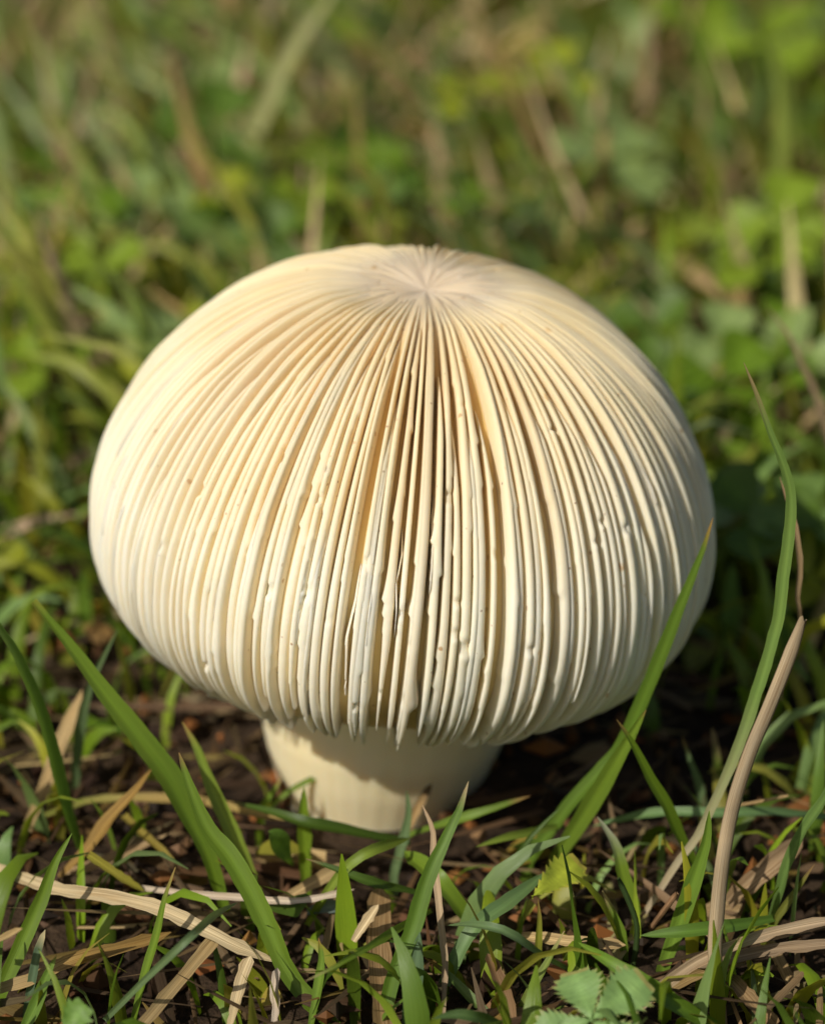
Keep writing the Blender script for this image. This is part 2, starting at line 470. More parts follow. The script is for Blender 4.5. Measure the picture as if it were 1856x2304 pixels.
def stalk(P, W, col, seed=0, flat=.7, tipcol=None):
    """hollow dry stalk: closed flattened tube, tip -> root"""
    r_ = np.random.default_rng(seed); n = len(P); m = 10
    T = np.gradient(P, axis=0); T /= np.linalg.norm(T, axis=1)[:, None]
    S = np.cross(T, CAM - P.mean(0)); S /= np.linalg.norm(S, axis=1)[:, None]; Nn = np.cross(S, T)
    th = np.linspace(0, 2 * np.pi, m, endpoint=False)
    w = W * .5 * (1 + .10 * smooth_noise(n, 8, r_)) * np.clip(.6 + np.linspace(0, 1, n) * 6, 0, 1)
    rad = 1 + .06 * r_.normal(size=m)
    V = P[:, None] + (S[:, None] * (np.cos(th) * rad)[None, :, None] + Nn[:, None] * (np.sin(th) * flat * rad)[None, :, None]) * w[:, None, None]
    V[0] += T[0] * (w[0] * r_.uniform(-1.5, 0, m))[:, None]; V[1] += T[1] * (w[1] * r_.uniform(-.3, .3, m))[:, None]   # frayed end
    c = np.tile(np.array(col), (n, m, 1)) * (1 + .16 * smooth_noise(n, 14, r_))[:, None, None] * (1 + .14 * r_.normal(size=m))[None, :, None]
    L = np.r_[0, np.cumsum(np.linalg.norm(np.diff(P, axis=0), axis=1))]
    bl = np.stack(np.broadcast_arrays(np.abs(th / 6.3 - .5)[None, :] * 5 + seed, L[:, None], np.zeros((n, 1))), -1)
    F = grid_faces(n, m, True)
    caps = [[b + i, b + i + 1, b + m - 2 - i, b + m - 1 - i] for b in (0, (n - 1) * m) for i in range(m // 2 - 1)]
    return V.reshape(-1, 3), np.vstack([F, caps]), c.reshape(-1, 3), bl.reshape(-1, 3)

hero_n = 0
def hero(label, kind, pts, wpx, col, dy=0.0, z=None, zroot=.0, tip=None, **kw):
    """pts: photo pixels tip -> root. z=(tip,root) heights for things that lie; else the root stands on the
    ground and the tip is dy further back than the root"""
    global hero_n
    hero_n += 1
    pts = np.array(pts, float)
    L = np.r_[0, np.cumsum(np.linalg.norm(np.diff(pts, axis=0), axis=1))]; q = L / L[-1]
    if z is not None:
        zz = np.interp(q, np.linspace(0, 1, len(z)), z)
        P = np.array([at_z(u, v, h) for (u, v), h in zip(pts, zz)])
    else:
        y0 = at_z(*pts[-1], zroot)[1]
        P = np.array([at_y(u, v, y0 + dy * (1 - k)) for (u, v), k in zip(pts, q)])
    _, _, dep = project(P)
    W = wpx * .95 * dep.mean() / FPX
    n = max(14, int(L[-1] / 22))
    C = crom(P, n)
    if z is None:   # root goes into the soil
        C = np.vstack([C, C[-1] + np.array([0, 0.0005, -.006])])
    name, cat, grp, m = {
        'g': ("grass_blade", "grass blade", "green grass blades around the mushroom", M_GRASS),
        's': ("straw", "straw", "dry straws on the ground around the mushroom", M_STRAW),
        't': ("dry_stalk", "stalk", "dry stalks beside the mushroom", M_STRAW)}[kind]
    if kind == 's': kw.setdefault('rag', .10)
    if kind == 't': V, F, c, bl = stalk(C, W, col, hero_n, **kw)
    else: V, F, c, bl = sheet_blade(C, W, col, tip, hero_n, **kw)
    o0 = C[-1] if z is None else C.mean(0)
    o = link(name, new_mesh(name, V - o0, F, c, bl), m, None, label, cat, grp)
    o.location = o0
    return o

BR = (.30, .16, .07)
# --- left foreground
hero("wide green grass blade leaning left from before the stem, longest on its side", 'g',
     [Z1(140, 100), Z1(280, 270), Z1(420, 460), Z1(560, 640), Z1(700, 830), Z1(800, 1020), Z1(880, 1180), Z1(950, 1420)], 62, G_MID, dy=.012, tip=G_YEL, taper=.55, rootw=.35, tiplen=.03, tipw=.3)
hero("green blade with a brown torn tip crossing beneath the longest wide blade", 'g',
     [Z1(752, 735), Z1(800, 880), Z1(870, 1050), Z1(970, 1180), Z1(1070, 1350), Z1(1150, 1520), Z1(1200, 1640), Z1(1300, 1780), Z1(1400, 1874)], 50, G_MID, dy=.018, tip=BR, taper=.35, tiplen=.03, rootw=.8)
hero("green blade with dry hooked tip between the crossed wide blades and the stem", 'g',
     [Z1(765, 605), Z1(830, 720), Z1(890, 880), Z1(960, 1030), Z1(1030, 1190), Z1(1085, 1320)], 42, G_LITE, dy=.008, tip=S_OCHRE, taper=.6, tiplen=.08, rootw=.7)
hero("broad green blade rising past a tan strip at the lawn's left", 'g',
     [Z1(-60, 120), Z1(0, 220), Z1(60, 320), Z1(130, 480), Z1(190, 640), Z1(250, 860), Z1(290, 1010), Z1(350, 1180)], 40, (.14, .26, .04), dy=-.012, taper=.3, rootw=.5)
hero("blue green blade standing between a tan strip and the wide leaning blade", 'g',
     [Z1(495, 215), Z1(440, 320), Z1(380, 450), Z1(340, 600), Z1(320, 760), Z1(310, 930)], 30, G_BLUE, dy=-.004, taper=.7, rootw=.6)
hero("flat tan dry strip propped up between two green blades", 's',
     [Z1(345, 470), Z1(320, 540), Z1(260, 680), Z1(190, 870), Z1(110, 1060)], 34, S_TAN, z=(.020, .010, .004), taper=.2, rootw=.7, fold=.1)
hero("green blade with long point growing left of the pale bent straw", 'g',
     [Z1(302, 1075), Z1(230, 1200), Z1(175, 1350), Z1(115, 1490), Z1(50, 1640), Z1(-10, 1770)], 40, G_MID, dy=.008, taper=.55, rootw=.9)
hero("long pale tan straw lying across the left foreground with a bend", 's',
     [Z1(1165, 1618), Z1(1000, 1550), Z1(880, 1490), Z1(680, 1395), Z1(480, 1345), Z1(220, 1305), Z1(10, 1230), Z1(-60, 1200)], 35, S_PALE, z=(.007, .012, .012, .006), taper=.12, rootw=.8, fold=.15)
hero("tan flat straw sloping down from the bend of the long pale straw", 's',
     [Z1(920, 1500), Z1(880, 1545), Z1(800, 1640), Z1(690, 1770), Z1(590, 1890)], 32, S_TAN, z=(.009, .006, .004), taper=.1, rootw=.9, fold=.12, tipw=.5)
hero("thin grey green blade arching over the long pale straw", 'g',
     [Z1(1000, 1365), Z1(900, 1420), Z1(800, 1510), Z1(700, 1605), Z1(600, 1700), Z1(440, 1860)], 19, G_BLUE, z=(.010, .020, .012, .002), taper=.3, rootw=.7)
hero("narrow yellow green blade with dry tip standing over the long pale straw", 'g',
     [Z1(738, 1215), Z1(690, 1360), Z1(660, 1500), Z1(610, 1670), Z1(565, 1850)], 26, (.15, .24, .02), dy=.006, tip=S_OCHRE, tiplen=.12, taper=.6)
hero("short bright green blade with orange point in the centre foreground", 'g',
     [Z1(1338, 1515), Z1(1352, 1610), Z1(1335, 1740), Z1(1305, 1890)], 24, (.16, .26, .03), dy=.004, tip=(.45, .2, .06), tiplen=.05, taper=.4)
hero("slim green blade rising rightward from a dry tip beside the short bright blade", 'g',
     [Z1(1285, 1695), Z1(1400, 1640), Z1(1550, 1555), Z1(1690, 1465), Z1(1810, 1400)], 20, G_MID, z=(.016, .018, .014, .006), tip=S_TAN, tiplen=.06, taper=.4)
hero("dark green blade lying across the foot of the stem", 'g',
     [Z1(970, 943), Z1(1130, 985), Z1(1280, 1030), Z1(1400, 1052), Z1(1560, 1085), Z1(1720, 1115)], 32, G_DARK, z=(.010, .012, .009, .004), tip=S_OCHRE, tiplen=.05, taper=.5, rootw=.6)
hero("dark narrow blade with brown tip lying before the dark blade at the stem foot", 'g',
     [Z1(1283, 1182), Z1(1400, 1222), Z1(1560, 1280), Z1(1750, 1325)], 24, G_DARK, z=(.014, .012, .007), tip=BR, tiplen=.08, taper=.5)
hero("upright bright green blade in front of the lit side of the stem", 'g',
     [Z1(1277, 880), Z1(1275, 1000), Z1(1280, 1120), Z1(1282, 1255)], 33, (.19, .29, .025), dy=.0, taper=.45, rootw=.7)
hero("thin dark blade crossing the lit part of the stem", 'g',
     [Z1(1512, 763), Z1(1400, 810), Z1(1280, 862), Z1(1180, 925), Z1(1100, 1010)], 15, G_MID, dy=.004, taper=.5, tip=G_DARK)
hero("short blade stub touching the stem beside the upright bright blade", 'g',
     [Z1(1185, 835), Z1(1150, 900), Z1(1110, 960), Z1(1085, 1060)], 19, G_MID, dy=.0, taper=.5, tip=S_TAN, tiplen=.1)
hero("short blue green blade with a pale point at the shaded stem foot", 'g',
     [Z1(1708, 895), Z1(1716, 1000), Z1(1695, 1110), Z1(1655, 1250)], 25, G_BLUE, dy=.002, taper=.5, rootw=.8)
hero("whitish straw lying level behind the long pale straw", 's',
     [Z1(1490, 1310), Z1(1250, 1360), Z1(980, 1345), Z1(760, 1328), Z1(590, 1305)], 20, (.66, .57, .45), z=(.009, .008, .006), taper=.1, rootw=.7, fold=.3)
hero("light green blade bending down to the whitish straw", 'g',
     [Z1(1720, 1095), Z1(1560, 1150), Z1(1460, 1215), Z1(1370, 1330), Z1(1290, 1460)], 26, G_LITE, z=(.012, .016, .010, .002), taper=.25)
hero("small grey green blade with split dry tip at the lower left corner", 'g',
     [Z1(190, 1480), Z1(160, 1580), Z1(135, 1700), Z1(105, 1850)], 22, (.11, .17, .10), dy=.002, tip=S_PALE, tiplen=.10, taper=.25, blunt=True)
hero("short pointed green blade crossing the olive strip near the left corner", 'g',
     [Z1(238, 1588), Z1(190, 1690), Z1(150, 1800), Z1(90, 1920)], 36, (.14, .24, .035), dy=.003, taper=.6, tip=S_OCHRE, tiplen=.04)
hero("olive and tan leaf strip lying below the long pale straw", 's',
     [Z1(720, 1490), Z1(620, 1525), Z1(480, 1562), Z1(300, 1612), Z1(150, 1682), Z1(-20, 1735)], 34, S_OCHRE, z=(.006, .007, .005), basecol=S_TAN, taper=.15, fold=.2, rootw=.9)
hero("yellow brown withered blade leaning behind the broad green left blade", 's',
     [Z1(640, 800), Z1(560, 905), Z1(450, 1025), Z1(385, 1120), Z1(250, 1260)], 36, (.34, .22, .06), z=(.018, .014, .008, .003), taper=.5, rootw=.4, fold=.3)
hero("yellow green straw sloping under the broad green left blade", 's',
     [Z1(610, 1320), Z1(520, 1270), Z1(450, 1220), Z1(370, 1165)], 22, (.36, .34, .05), z=(.006, .009, .012), taper=.3, rootw=.9)
hero("olive yellow straw beside the dark gap under the wide leaning blade", 's',
     [Z1(745, 1205), Z1(680, 1150), Z1(590, 1070), Z1(520, 1000)], 22, (.30, .25, .05), z=(.006, .008, .008), taper=.2, rootw=.9)
hero("greenish tan straw lying level behind both wide left blades", 's',
     [Z1(1210, 1020), Z1(900, 950), Z1(700, 930), Z1(480, 930), Z1(330, 950), Z1(190, 1000)], 24, (.42, .32, .11), z=(.006, .008, .006), taper=.1, rootw=.7, basecol=(.25, .28, .06))
hero("pale broken straw end pointing down below the long pale straw", 's',
     [Z1(1055, 1590), Z1(1020, 1680), Z1(995, 1780), Z1(970, 1880)], 32, S_PALE, z=(.008, .005, .003), taper=.08, blunt=True, fold=.3)
hero("pale splintered straw standing beside the broken straw end", 's',
     [Z1(1165, 1640), Z1(1155, 1740), Z1(1160, 1810), Z1(1150, 1890)], 22, (.60, .52, .42), z=(.009, .006, .003), taper=.1, blunt=True, fold=.4)
hero("broad tan stem strip lying straight down the centre foreground", 's',
     [Z1(1600, 1300), Z1(1590, 1400), Z1(1588, 1550), Z1(1600, 1740), Z1(1610, 1890)], 62, (.46, .31, .15), z=(.006, .005, .004), taper=.08, rootw=.9, fold=.18, blunt=True)
hero("short tan chip leaning on the broad tan strip", 's',
     [Z1(1590, 1375), Z1(1540, 1450), Z1(1485, 1530)], 28, S_PALE, z=(.010, .008, .006), taper=.4, blunt=True)
hero("tan leaf scrap lying right of the upright bright blade", 's',
     [Z1(1470, 1200), Z1(1360, 1260), Z1(1270, 1310), Z1(1180, 1360)], 34, (.50, .38, .19), z=(.007, .006, .004), taper=.3, rootw=.6)
hero("tan straw tip entering from the left above the small split blade", 's',
     [Z1(95, 1475), Z1(40, 1505), Z1(-60, 1560)], 25, S_TAN, z=(.022, .018, .010), taper=.3, blunt=True)
hero("blue grey leaf scrap lying in the shade beyond the whitish straw", 'g',
     [Z1(1480, 1405), Z1(1420, 1385), Z1(1350, 1390), Z1(1290, 1410)], 30, (.15, .20, .19), z=(.005, .006, .004), taper=.4)
# --- right foreground
hero("long dark green blade reaching up across the cap's shaded flank", 'g',
     [(1604, 1165), Z2(1230, -130), Z2(1180, 0), Z2(1120, 150), Z2(1050, 330), Z2(1000, 450), Z2(950, 570), Z2(880, 720), Z2(780, 830), Z2(680, 940), Z2(590, 1060), Z2(490, 1190)], 38, (.11, .19, .02), dy=-.003, tip=(.42, .24, .07), tiplen=.05, taper=.4, rootw=.9)
hero("bright green blade with notched brown tip crossing the long dark blade", 'g',
     [Z2(985, 555), Z2(900, 705), Z2(820, 850), Z2(740, 980), Z2(660, 1100), Z2(590, 1210)], 46, (.175, .265, .03), dy=-.012, tip=BR, tiplen=.025, taper=.45, rootw=.6)
hero("green blade with dry tan tip standing in the centre before the stem", 'g',
     [(1054, 1758), (1033, 1825), (996, 1905), (963, 1980), (926, 2100), (884, 2205), (855, 2325)], 42, (.105, .19, .018), dy=.014, tip=(.48, .36, .22), tiplen=.06, taper=.45, rootw=.75)
hero("thin curled tan stalk hanging down the centre behind the upright centre blade", 's',
     [Z2(45, 955), Z2(90, 1060), Z2(95, 1180), Z2(112, 1330), Z2(128, 1500), Z2(140, 1640), Z2(128, 1900)], 17, (.52, .40, .26), dy=.022, taper=.15, fold=.4, twist=1.2)
hero("green blade with burnt orange tip pointing right of the shaded stem", 'g',
     [Z2(497, 918), Z2(400, 950), Z2(280, 990), Z2(150, 1032), Z2(0, 1080), Z2(-60, 1110)], 24, (.16, .25, .03), z=(.014, .013, .009, .003), tip=(.40, .20, .08), tiplen=.10, taper=.4)
hero("light green blade lying below the orange tipped blade", 'g',
     [Z2(270, 1132), Z2(400, 1092), Z2(520, 1068), Z2(640, 1040)], 21, G_LITE, z=(.010, .010, .006), taper=.35)
hero("very thin dark green blade sloping beside the bright notched blade", 'g',
     [Z2(625, 965), Z2(500, 1090), Z2(430, 1190), Z2(370, 1290), Z2(300, 1410)], 14, G_DARK, dy=.004, taper=.4)
hero("green blade from a brown point leaning right under the notched blade", 'g',
     [Z2(860, 595), Z2(930, 700), Z2(1000, 840), Z2(1070, 960), Z2(1120, 1080), Z2(1200, 1230), Z2(1260, 1350)], 30, G_MID, dy=-.004, tip=BR, tiplen=.06, taper=.4)
hero("curved blue green blade with brown thread tip left of the dry stalks", 'g',
     [Z2(1137, 665), Z2(1165, 750), Z2(1200, 840), Z2(1222, 930), Z2(1225, 1040)], 22, G_BLUE, dy=.0, tip=BR, tiplen=.10, taper=.6)
hero("narrow blade with withered brown tip close behind the leaning dry blade", 'g',
     [Z2(1262, 630), Z2(1280, 760), Z2(1290, 850), Z2(1290, 980)], 20, G_MID, dy=.0, tip=(.3, .2, .13), tiplen=.25, taper=.35, blunt=True)
hero("pale blue green blade lying level behind the dry stalks on the right", 'g',
     [Z2(760, 1045), Z2(870, 1018), Z2(1000, 992), Z2(1150, 985), Z2(1300, 990), Z2(1500, 985), Z2(1760, 1010)], 24, (.16, .27, .10), z=(.006, .012, .012, .006), taper=.25, rootw=.8)
hero("two toned blade with pale folded tip beside the serrated yellow leaf", 'g',
     [Z2(780, 1005), Z2(815, 1060), Z2(860, 1140), Z2(890, 1260), Z2(930, 1370), Z2(950, 1480)], 32, (.20, .30, .03), dy=.004, tip=(.42, .42, .30), tiplen=.22, taper=.4)
hero("tall grey tan dry stalk standing right of the mushroom with frayed top", 't',
     [Z2(1640, 185), Z2(1580, 350), Z2(1500, 550), Z2(1420, 740), Z2(1350, 960), Z2(1310, 1170), Z2(1285, 1400), Z2(1275, 1600), Z2(1300, 1900)], 33, S_GREY, dy=.022)
hero("tall blade green above and dry tan below leaning over the dry stalk", 'g',
     [(1673, 815), (1702, 886), (1732, 971), (1765, 1053), (1780, 1120), (1777, 1194), (1765, 1287), (1754, 1380), Z2(1520, 260), Z2(1470, 430), Z2(1400, 640), Z2(1330, 820), Z2(1260, 970), Z2(1200, 1090), Z2(1110, 1210), Z2(1040, 1320), Z2(945, 1460)], 30, (.17, .27, .06), dy=.012, tip=(.36, .25, .13), tiplen=.07, taper=.35, basecol=(.50, .40, .27), rootw=.45)
hero("thin brown withered blade curling up from the frayed dry stalk", 's',
     [(1754, 1072), (1769, 1120), (1784, 1164), (1795, 1224), (1799, 1287), (1792, 1345), (1796, 1400), Z2(1560, 380)], 14, (.45, .33, .19), z=None, dy=.0, zroot=.033, taper=.25, fold=.5, twist=1.5)
hero("tan arched straw hanging at the right edge above the dry stalks", 's',
     [(1725, 689), (1773, 756), (1806, 830), (1829, 882), (1856, 965), (1890, 1100)], 22, (.55, .42, .26), dy=.0, zroot=.025, taper=.5, fold=.4)
hero("light green blade rising between the dry stalk and leaning dry blade", 'g',
     [Z2(1250, 980), Z2(1235, 1120), Z2(1175, 1310), Z2(1110, 1500), Z2(1055, 1640)], 40, (.17, .28, .035), dy=.002, taper=.4, rootw=.8)
hero("green blade coming down from the right edge behind the dry stalk", 'g',
     [Z2(1790, 800), Z2(1736, 930), Z2(1650, 1060), Z2(1580, 1210), Z2(1540, 1350), Z2(1495, 1490)], 30, (.14, .23, .06), dy=-.006, taper=.25)
hero("big green blade lying over the straws beside the serrated leaf", 'g',
     [Z2(700, 1535), Z2(840, 1620), Z2(980, 1710), Z2(1100, 1790), Z2(1270, 1890)], 44, (.15, .26, .025), z=(.014, .014, .010, .004), taper=.5, rootw=.8)
hero("green blade with brown tip bending right of the thin curled stalk", 'g',
     [Z2(55, 1598), Z2(150, 1668), Z2(240, 1760), Z2(370, 1890)], 26, (.14, .22, .05), dy=.008, tip=(.40, .2, .06), tiplen=.12, taper=.55)
hero("blue green blade arching right above the serrated leaf", 'g',
     [Z2(150, 1462), Z2(270, 1462), Z2(400, 1492), Z2(500, 1560), Z2(580, 1610), Z2(670, 1655)], 25, (.14, .22, .09), z=(.012, .018, .012, .003), taper=.3)
hero("broad light green blade slanting behind the upright centre blade", 'g',
     [Z2(-30, 1150), Z2(20, 1195), Z2(100, 1262), Z2(170, 1345), Z2(235, 1440)], 48, (.19, .29, .03), z=(.010, .010, .003), taper=.2, rootw=.7)
hero("wide blue green blade slanting down left from the serrated yellow leaf", 'g',
     [Z2(560, 1240), Z2(500, 1295), Z2(400, 1375), Z2(270, 1470), Z2(190, 1600), Z2(140, 1710)], 42, (.15, .25, .09), z=(.012, .012, .003), taper=.3, rootw=.7)
hero("short yellowish spike standing among straws by the blue green blades", 'g',
     [Z2(530, 1350), Z2(537, 1450), Z2(532, 1560), Z2(535, 1670)], 17, (.26, .28, .04), dy=.0, tip=S_OCHRE, tiplen=.15, taper=.5)
hero("yellow green blade leaning up to a thin tip left of the serrated leaf", 'g',
     [Z2(642, 1485), Z2(570, 1620), Z2(500, 1740), Z2(430, 1890)], 28, (.20, .26, .05), dy=.004, tip=S_TAN, tiplen=.10, taper=.7)
hero("small green blade with tan thread tip above the big lying blade", 'g',
     [Z2(800, 1315), Z2(840, 1400), Z2(880, 1500), Z2(898, 1610)], 24, (.17, .27, .03), dy=.002, tip=S_TAN, tiplen=.15, taper=.55)
hero("dark curved green stem beside the small thread tipped blade", 't',
     [Z2(870, 1270), Z2(920, 1380), Z2(945, 1460), Z2(943, 1550), Z2(928, 1640)], 14, (.06, .11, .03), dy=.0)
hero("tan straw lying level above the big lying blade", 's',
     [Z2(900, 1545), Z2(700, 1535), Z2(460, 1508)], 28, S_TAN, z=(.006, .006, .005), taper=.1, rootw=.9)
hero("pale straw running up to the right edge behind the dry stalk", 's',
     [Z2(900, 1850), Z2(1000, 1760), Z2(1200, 1615), Z2(1400, 1530), Z2(1560, 1482), Z2(1780, 1440)], 28, (.55, .43, .28), z=(.006, .010, .010), taper=.1, rootw=.9, fold=.3)
hero("grey tan straw under the pale straw at the right edge", 's',
     [Z2(1180, 1640), Z2(1400, 1592), Z2(1560, 1560), Z2(1790, 1540)], 30, (.33, .25, .16), z=(.006, .007, .008), taper=.1, rootw=.9)
hero("splintered yellowish straw below the grey tan straw", 's',
     [Z2(930, 1820), Z2(1060, 1740), Z2(1200, 1670), Z2(1400, 1620)], 26, (.42, .30, .13), z=(.004, .005, .005), taper=.15)
hero("flat green blade lying behind the dry stalk above the pale straw", 'g',
     [Z2(960, 1505), Z2(1150, 1490), Z2(1300, 1472), Z2(1420, 1455), Z2(1520, 1435)], 36, (.12, .22, .03), z=(.008, .009, .006), taper=.3)
hero("broad brown dry leaf strip right of the dry stalk", 's',
     [Z2(1640, 1100), Z2(1550, 1180), Z2(1450, 1265), Z2(1330, 1370)], 52, (.36, .26, .15), z=(.012, .010, .004), taper=.2, rootw=.7)
hero("mottled brown straw sloping down right of the dry stalk's foot", 's',
     [Z2(1320, 1670), Z2(1400, 1755), Z2(1520, 1890)], 42, (.32, .22, .11), z=(.005, .005, .004), taper=.15, rootw=.9)
hero("hair thin tan twig poking out beside the tall dry stalk", 't',
     [Z2(1578, 918), Z2(1480, 938), Z2(1370, 958)], 7, (.55, .40, .2), z=(.016, .015, .012))
hero("thin brown forked straw rising over the pale folded blade tip", 's',
     [Z2(825, 915), Z2(845, 1020), Z2(875, 1165)], 11, (.35, .25, .15), dy=.0, taper=.3, fold=.4)
hero("short tan stub with blackened tip before the shaded stem", 's',
     [Z2(85, 865), Z2(45, 930), Z2(5, 1010), Z2(-20, 1075)], 20, (.55, .38, .18), dy=.0, tip=(.06, .045, .03), tiplen=.18, taper=.25, blunt=True)
hero("olive blade with brown tip leaning by the right edge straws", 'g',
     [Z2(1692, 1205), Z2(1600, 1340), Z2(1530, 1440), Z2(1480, 1540)], 19, (.17, .18, .03), dy=.0, tip=BR, tiplen=.10, taper=.5)
hero("thin tan twig with reddish end leaning over the flat green blade", 't',
     [Z2(1112, 1330), Z2(1060, 1400), Z2(1005, 1475)], 13, (.36, .22, .12), z=(.014, .010, .005))
hero("grey green broad blade standing low beside the upright centre blade", 'g',
     [Z2(35, 1490), Z2(25, 1600), Z2(10, 1720), Z2(-15, 1900)], 46, (.12, .19, .10), dy=.004, taper=.4)
hero("brown bark like straw standing below the centre straws", 's',
     [Z2(320, 1580), Z2(360, 1680), Z2(400, 1780), Z2(420, 1890)], 34, (.30, .19, .10), z=(.006, .006, .004), taper=.15, rootw=.9)
hero("dark green blade lying along the bottom beside the thin curled stalk", 'g',
     [Z2(90, 1855), Z2(180, 1838), Z2(270, 1850), Z2(400, 1890)], 30, (.08, .14, .04), z=(.012, .012, .006), taper=.35)
# --- blurred ones behind
hero("pale green long blade standing blurred in the lawn behind the cap's left", 'g',
     [DP(720, -40), DP(640, 70), DP(590, 160), DP(545, 260), DP(470, 380), DP(415, 490)], 46, (.42, .42, .20), dy=-.03, taper=.3, rootw=.5)
hero("blue green blurred blade standing just behind the cap's upper left", 'g',
     [DP(395, 430), DP(408, 500), DP(415, 560), DP(430, 640)], 30, G_BLUE, dy=.0, taper=.5)
hero("tan blurred straw arching in the lawn above the cap's crown", 's',
     [DP(835, 180), DP(870, 225), DP(900, 280), DP(915, 350)], 40, (.50, .38, .18), dy=.0, taper=.4)
hero("tan blurred straw standing right of the arching one beyond the crown", 's',
     [DP(945, 320), DP(970, 370), DP(985, 440)], 28, (.45, .38, .20), dy=.0, taper=.4)
hero("small tan blurred arc near the clover beyond the crown", 's',
     [DP(1050, 360), DP(1090, 400), DP(1118, 450)], 26, (.48, .36, .16), dy=.0, taper=.4)
hero("tall pale green blurred blade bending left far behind the cap's right", 'g',
     [DP(1420, -30), DP(1370, 30), DP(1325, 90), DP(1312, 180), DP(1310, 280)], 58, (.28, .36, .14), dy=.02, taper=.3)
hero("light green blurred blade standing behind the broad pale leaf", 'g',
     [DP(1410, 180), DP(1400, 240), DP(1385, 340), DP(1360, 470)], 48, (.27, .34, .11), dy=.0, taper=.3)
hero("upright tan blurred straw beyond the cap's right shoulder", 's',
     [DP(1332, 470), DP(1335, 530), DP(1325, 600)], 40, (.55, .42, .22), dy=.0, taper=.2, blunt=True)
hero("tan blurred straw sloping toward the cap's right shoulder", 's',
     [DP(1410, 540), DP(1470, 590), DP(1550, 660)], 40, (.48, .36, .18), z=(.012, .012, .008), taper=.2)
hero("thin tan blurred stalk rising far right behind the cap", 's',
     [DP(1500, 310), DP(1530, 370), DP(1560, 450), DP(1570, 540)], 26, (.45, .34, .20), dy=.0, taper=.3)
hero("brownish blurred straw slanting left of the cap's upper flank", 's',
     [DP(130, 580), DP(165, 660), DP(200, 730), DP(250, 810)], 42, (.36, .26, .17), z=(.018, .014, .008), taper=.2)
hero("pale blurred stub standing at the lawn's left behind the cap", 's',
     [DP(70, 350), DP(95, 410), DP(112, 490)], 34, (.48, .45, .28), dy=.0, taper=.2)
hero("yellow green blurred blade sloping to the cap's left flank", 'g',
     [DP(45, 1000), DP(90, 1040), DP(140, 1095), DP(170, 1130)], 30, (.27, .28, .02), z=(.018, .015, .008), taper=.4)
hero("yellow withered leaf lying under the cap's left edge", 's',
     [DP(245, 1262), DP(215, 1280), DP(180, 1305)], 36, (.42, .28, .03), z=(.008, .006, .004), taper=.5)
hero("light green blade pointing in from the right edge behind the tall blade", 'g',
     [DP(1640, 890), DP(1690, 930), DP(1760, 975)], 36, (.22, .32, .05), z=(.02, .016, .01), taper=.5)
hero("pinkish blurred straw lying behind the cap's left widest part", 's',
     [DP(120, 985), DP(150, 972), DP(200, 955), DP(240, 940)], 40, (.52, .40, .30), z=(.010, .010, .008), taper=.25)

# ------------------------------------------------------------------ serrated leaves
def leaflet_mesh(name, L, W, col, teeth=0, shape='oval', seed=0, cup=.25, nl=30, edgecol=None, notch=0.0):
    """leaflet in its own frame: base at origin, midrib along +y, up +z"""
    r_ = np.random.default_rng(seed)
    sN = np.linspace(0, 1, nl)
    if shape == 'obovate': w = np.sin(np.pi * np.clip(sN, 0, 1)**1.45)**.55 * (0.35 + .65 * sN**.6)
    elif shape == 'wedge': w = np.clip(sN * 1.55, 0, 1)**.9 * np.sqrt(np.clip(1 - ((sN - .55) / .46).clip(0, 1)**3.0, 0, 1))
    else: w = np.sin(np.pi * sN**.85)**.8
    w = np.maximum(w, .012)
    w = w / w.max() * W * .5
    k = np.array([-1, -.72, -.38, 0, .38, .72, 1.0])
    V = np.zeros((nl, 7, 3))
    saw = (np.mod(sN * teeth, 1.0) if teeth else 0 * sN)
    for j, kk in enumerate(k):
        ww = w.copy()
        if abs(kk) == 1 and teeth: ww = w * (.86 + .20 * saw) + (saw - .5) * .0006
        V[:, j, 0] = ww * kk
        V[:, j, 1] = sN * L + (saw * L / max(teeth, 1) * .35 if abs(kk) == 1 and teeth else 0) - notch * L * (1 - abs(kk)) * np.clip((sN - .85) / .15, 0, 1)
        V[:, j, 2] = cup * w * abs(kk)**1.2 - .10 * L * sN**2 + .02 * L * np.sin(sN * 9 + kk * 2)
    c = np.tile(np.array(col), (nl, 7, 1)) * np.array([.96, 1, 1, 1.25, 1, 1, .96])[None, :, None] * (1 + .06 * r_.normal(size=(nl, 7, 1)))
    if edgecol is not None:
        m = np.zeros((nl, 7)); m[:, 0] = m[:, 6] = .55 * (saw > .6 if teeth else 1); m[-3:, :] = .6
        c = c * (1 - m[..., None]) + np.array(edgecol) * m[..., None]
    bl = np.stack(np.broadcast_arrays(np.abs(k)[None, :] * .5 + sN[:, None] * .8, (sN * L)[:, None] + 0 * k, np.zeros((nl, 1))), -1)
    return new_mesh(name, V.reshape(-1, 3), grid_faces(nl, 7), c.reshape(-1, 3), bl.reshape(-1, 3))

def tube_mesh(name, P, r, col, m=6):
    P = np.asarray(P, float); n = len(P)
    T = np.gradient(P, axis=0); T /= np.linalg.norm(T, axis=1)[:, None]
    S = np.cross(T, (.3, .9, .1)); S /= np.linalg.norm(S, axis=1)[:, None]; Nn = np.cross(S, T)
    th = np.linspace(0, 2 * np.pi, m, endpoint=False)
    V = P[:, None] + (S[:, None] * np.cos(th)[None, :, None] + Nn[:, None] * np.sin(th)[None, :, None]) * r
    bl = np.zeros((n, m, 3)); bl[..., 0] = th / 6.3; bl[..., 1] = np.linspace(0, .03, n)[:, None]
    return new_mesh(name, V.reshape(-1, 3), grid_faces(n, m, True), np.tile(col, (n * m, 1)), bl.reshape(-1, 3))

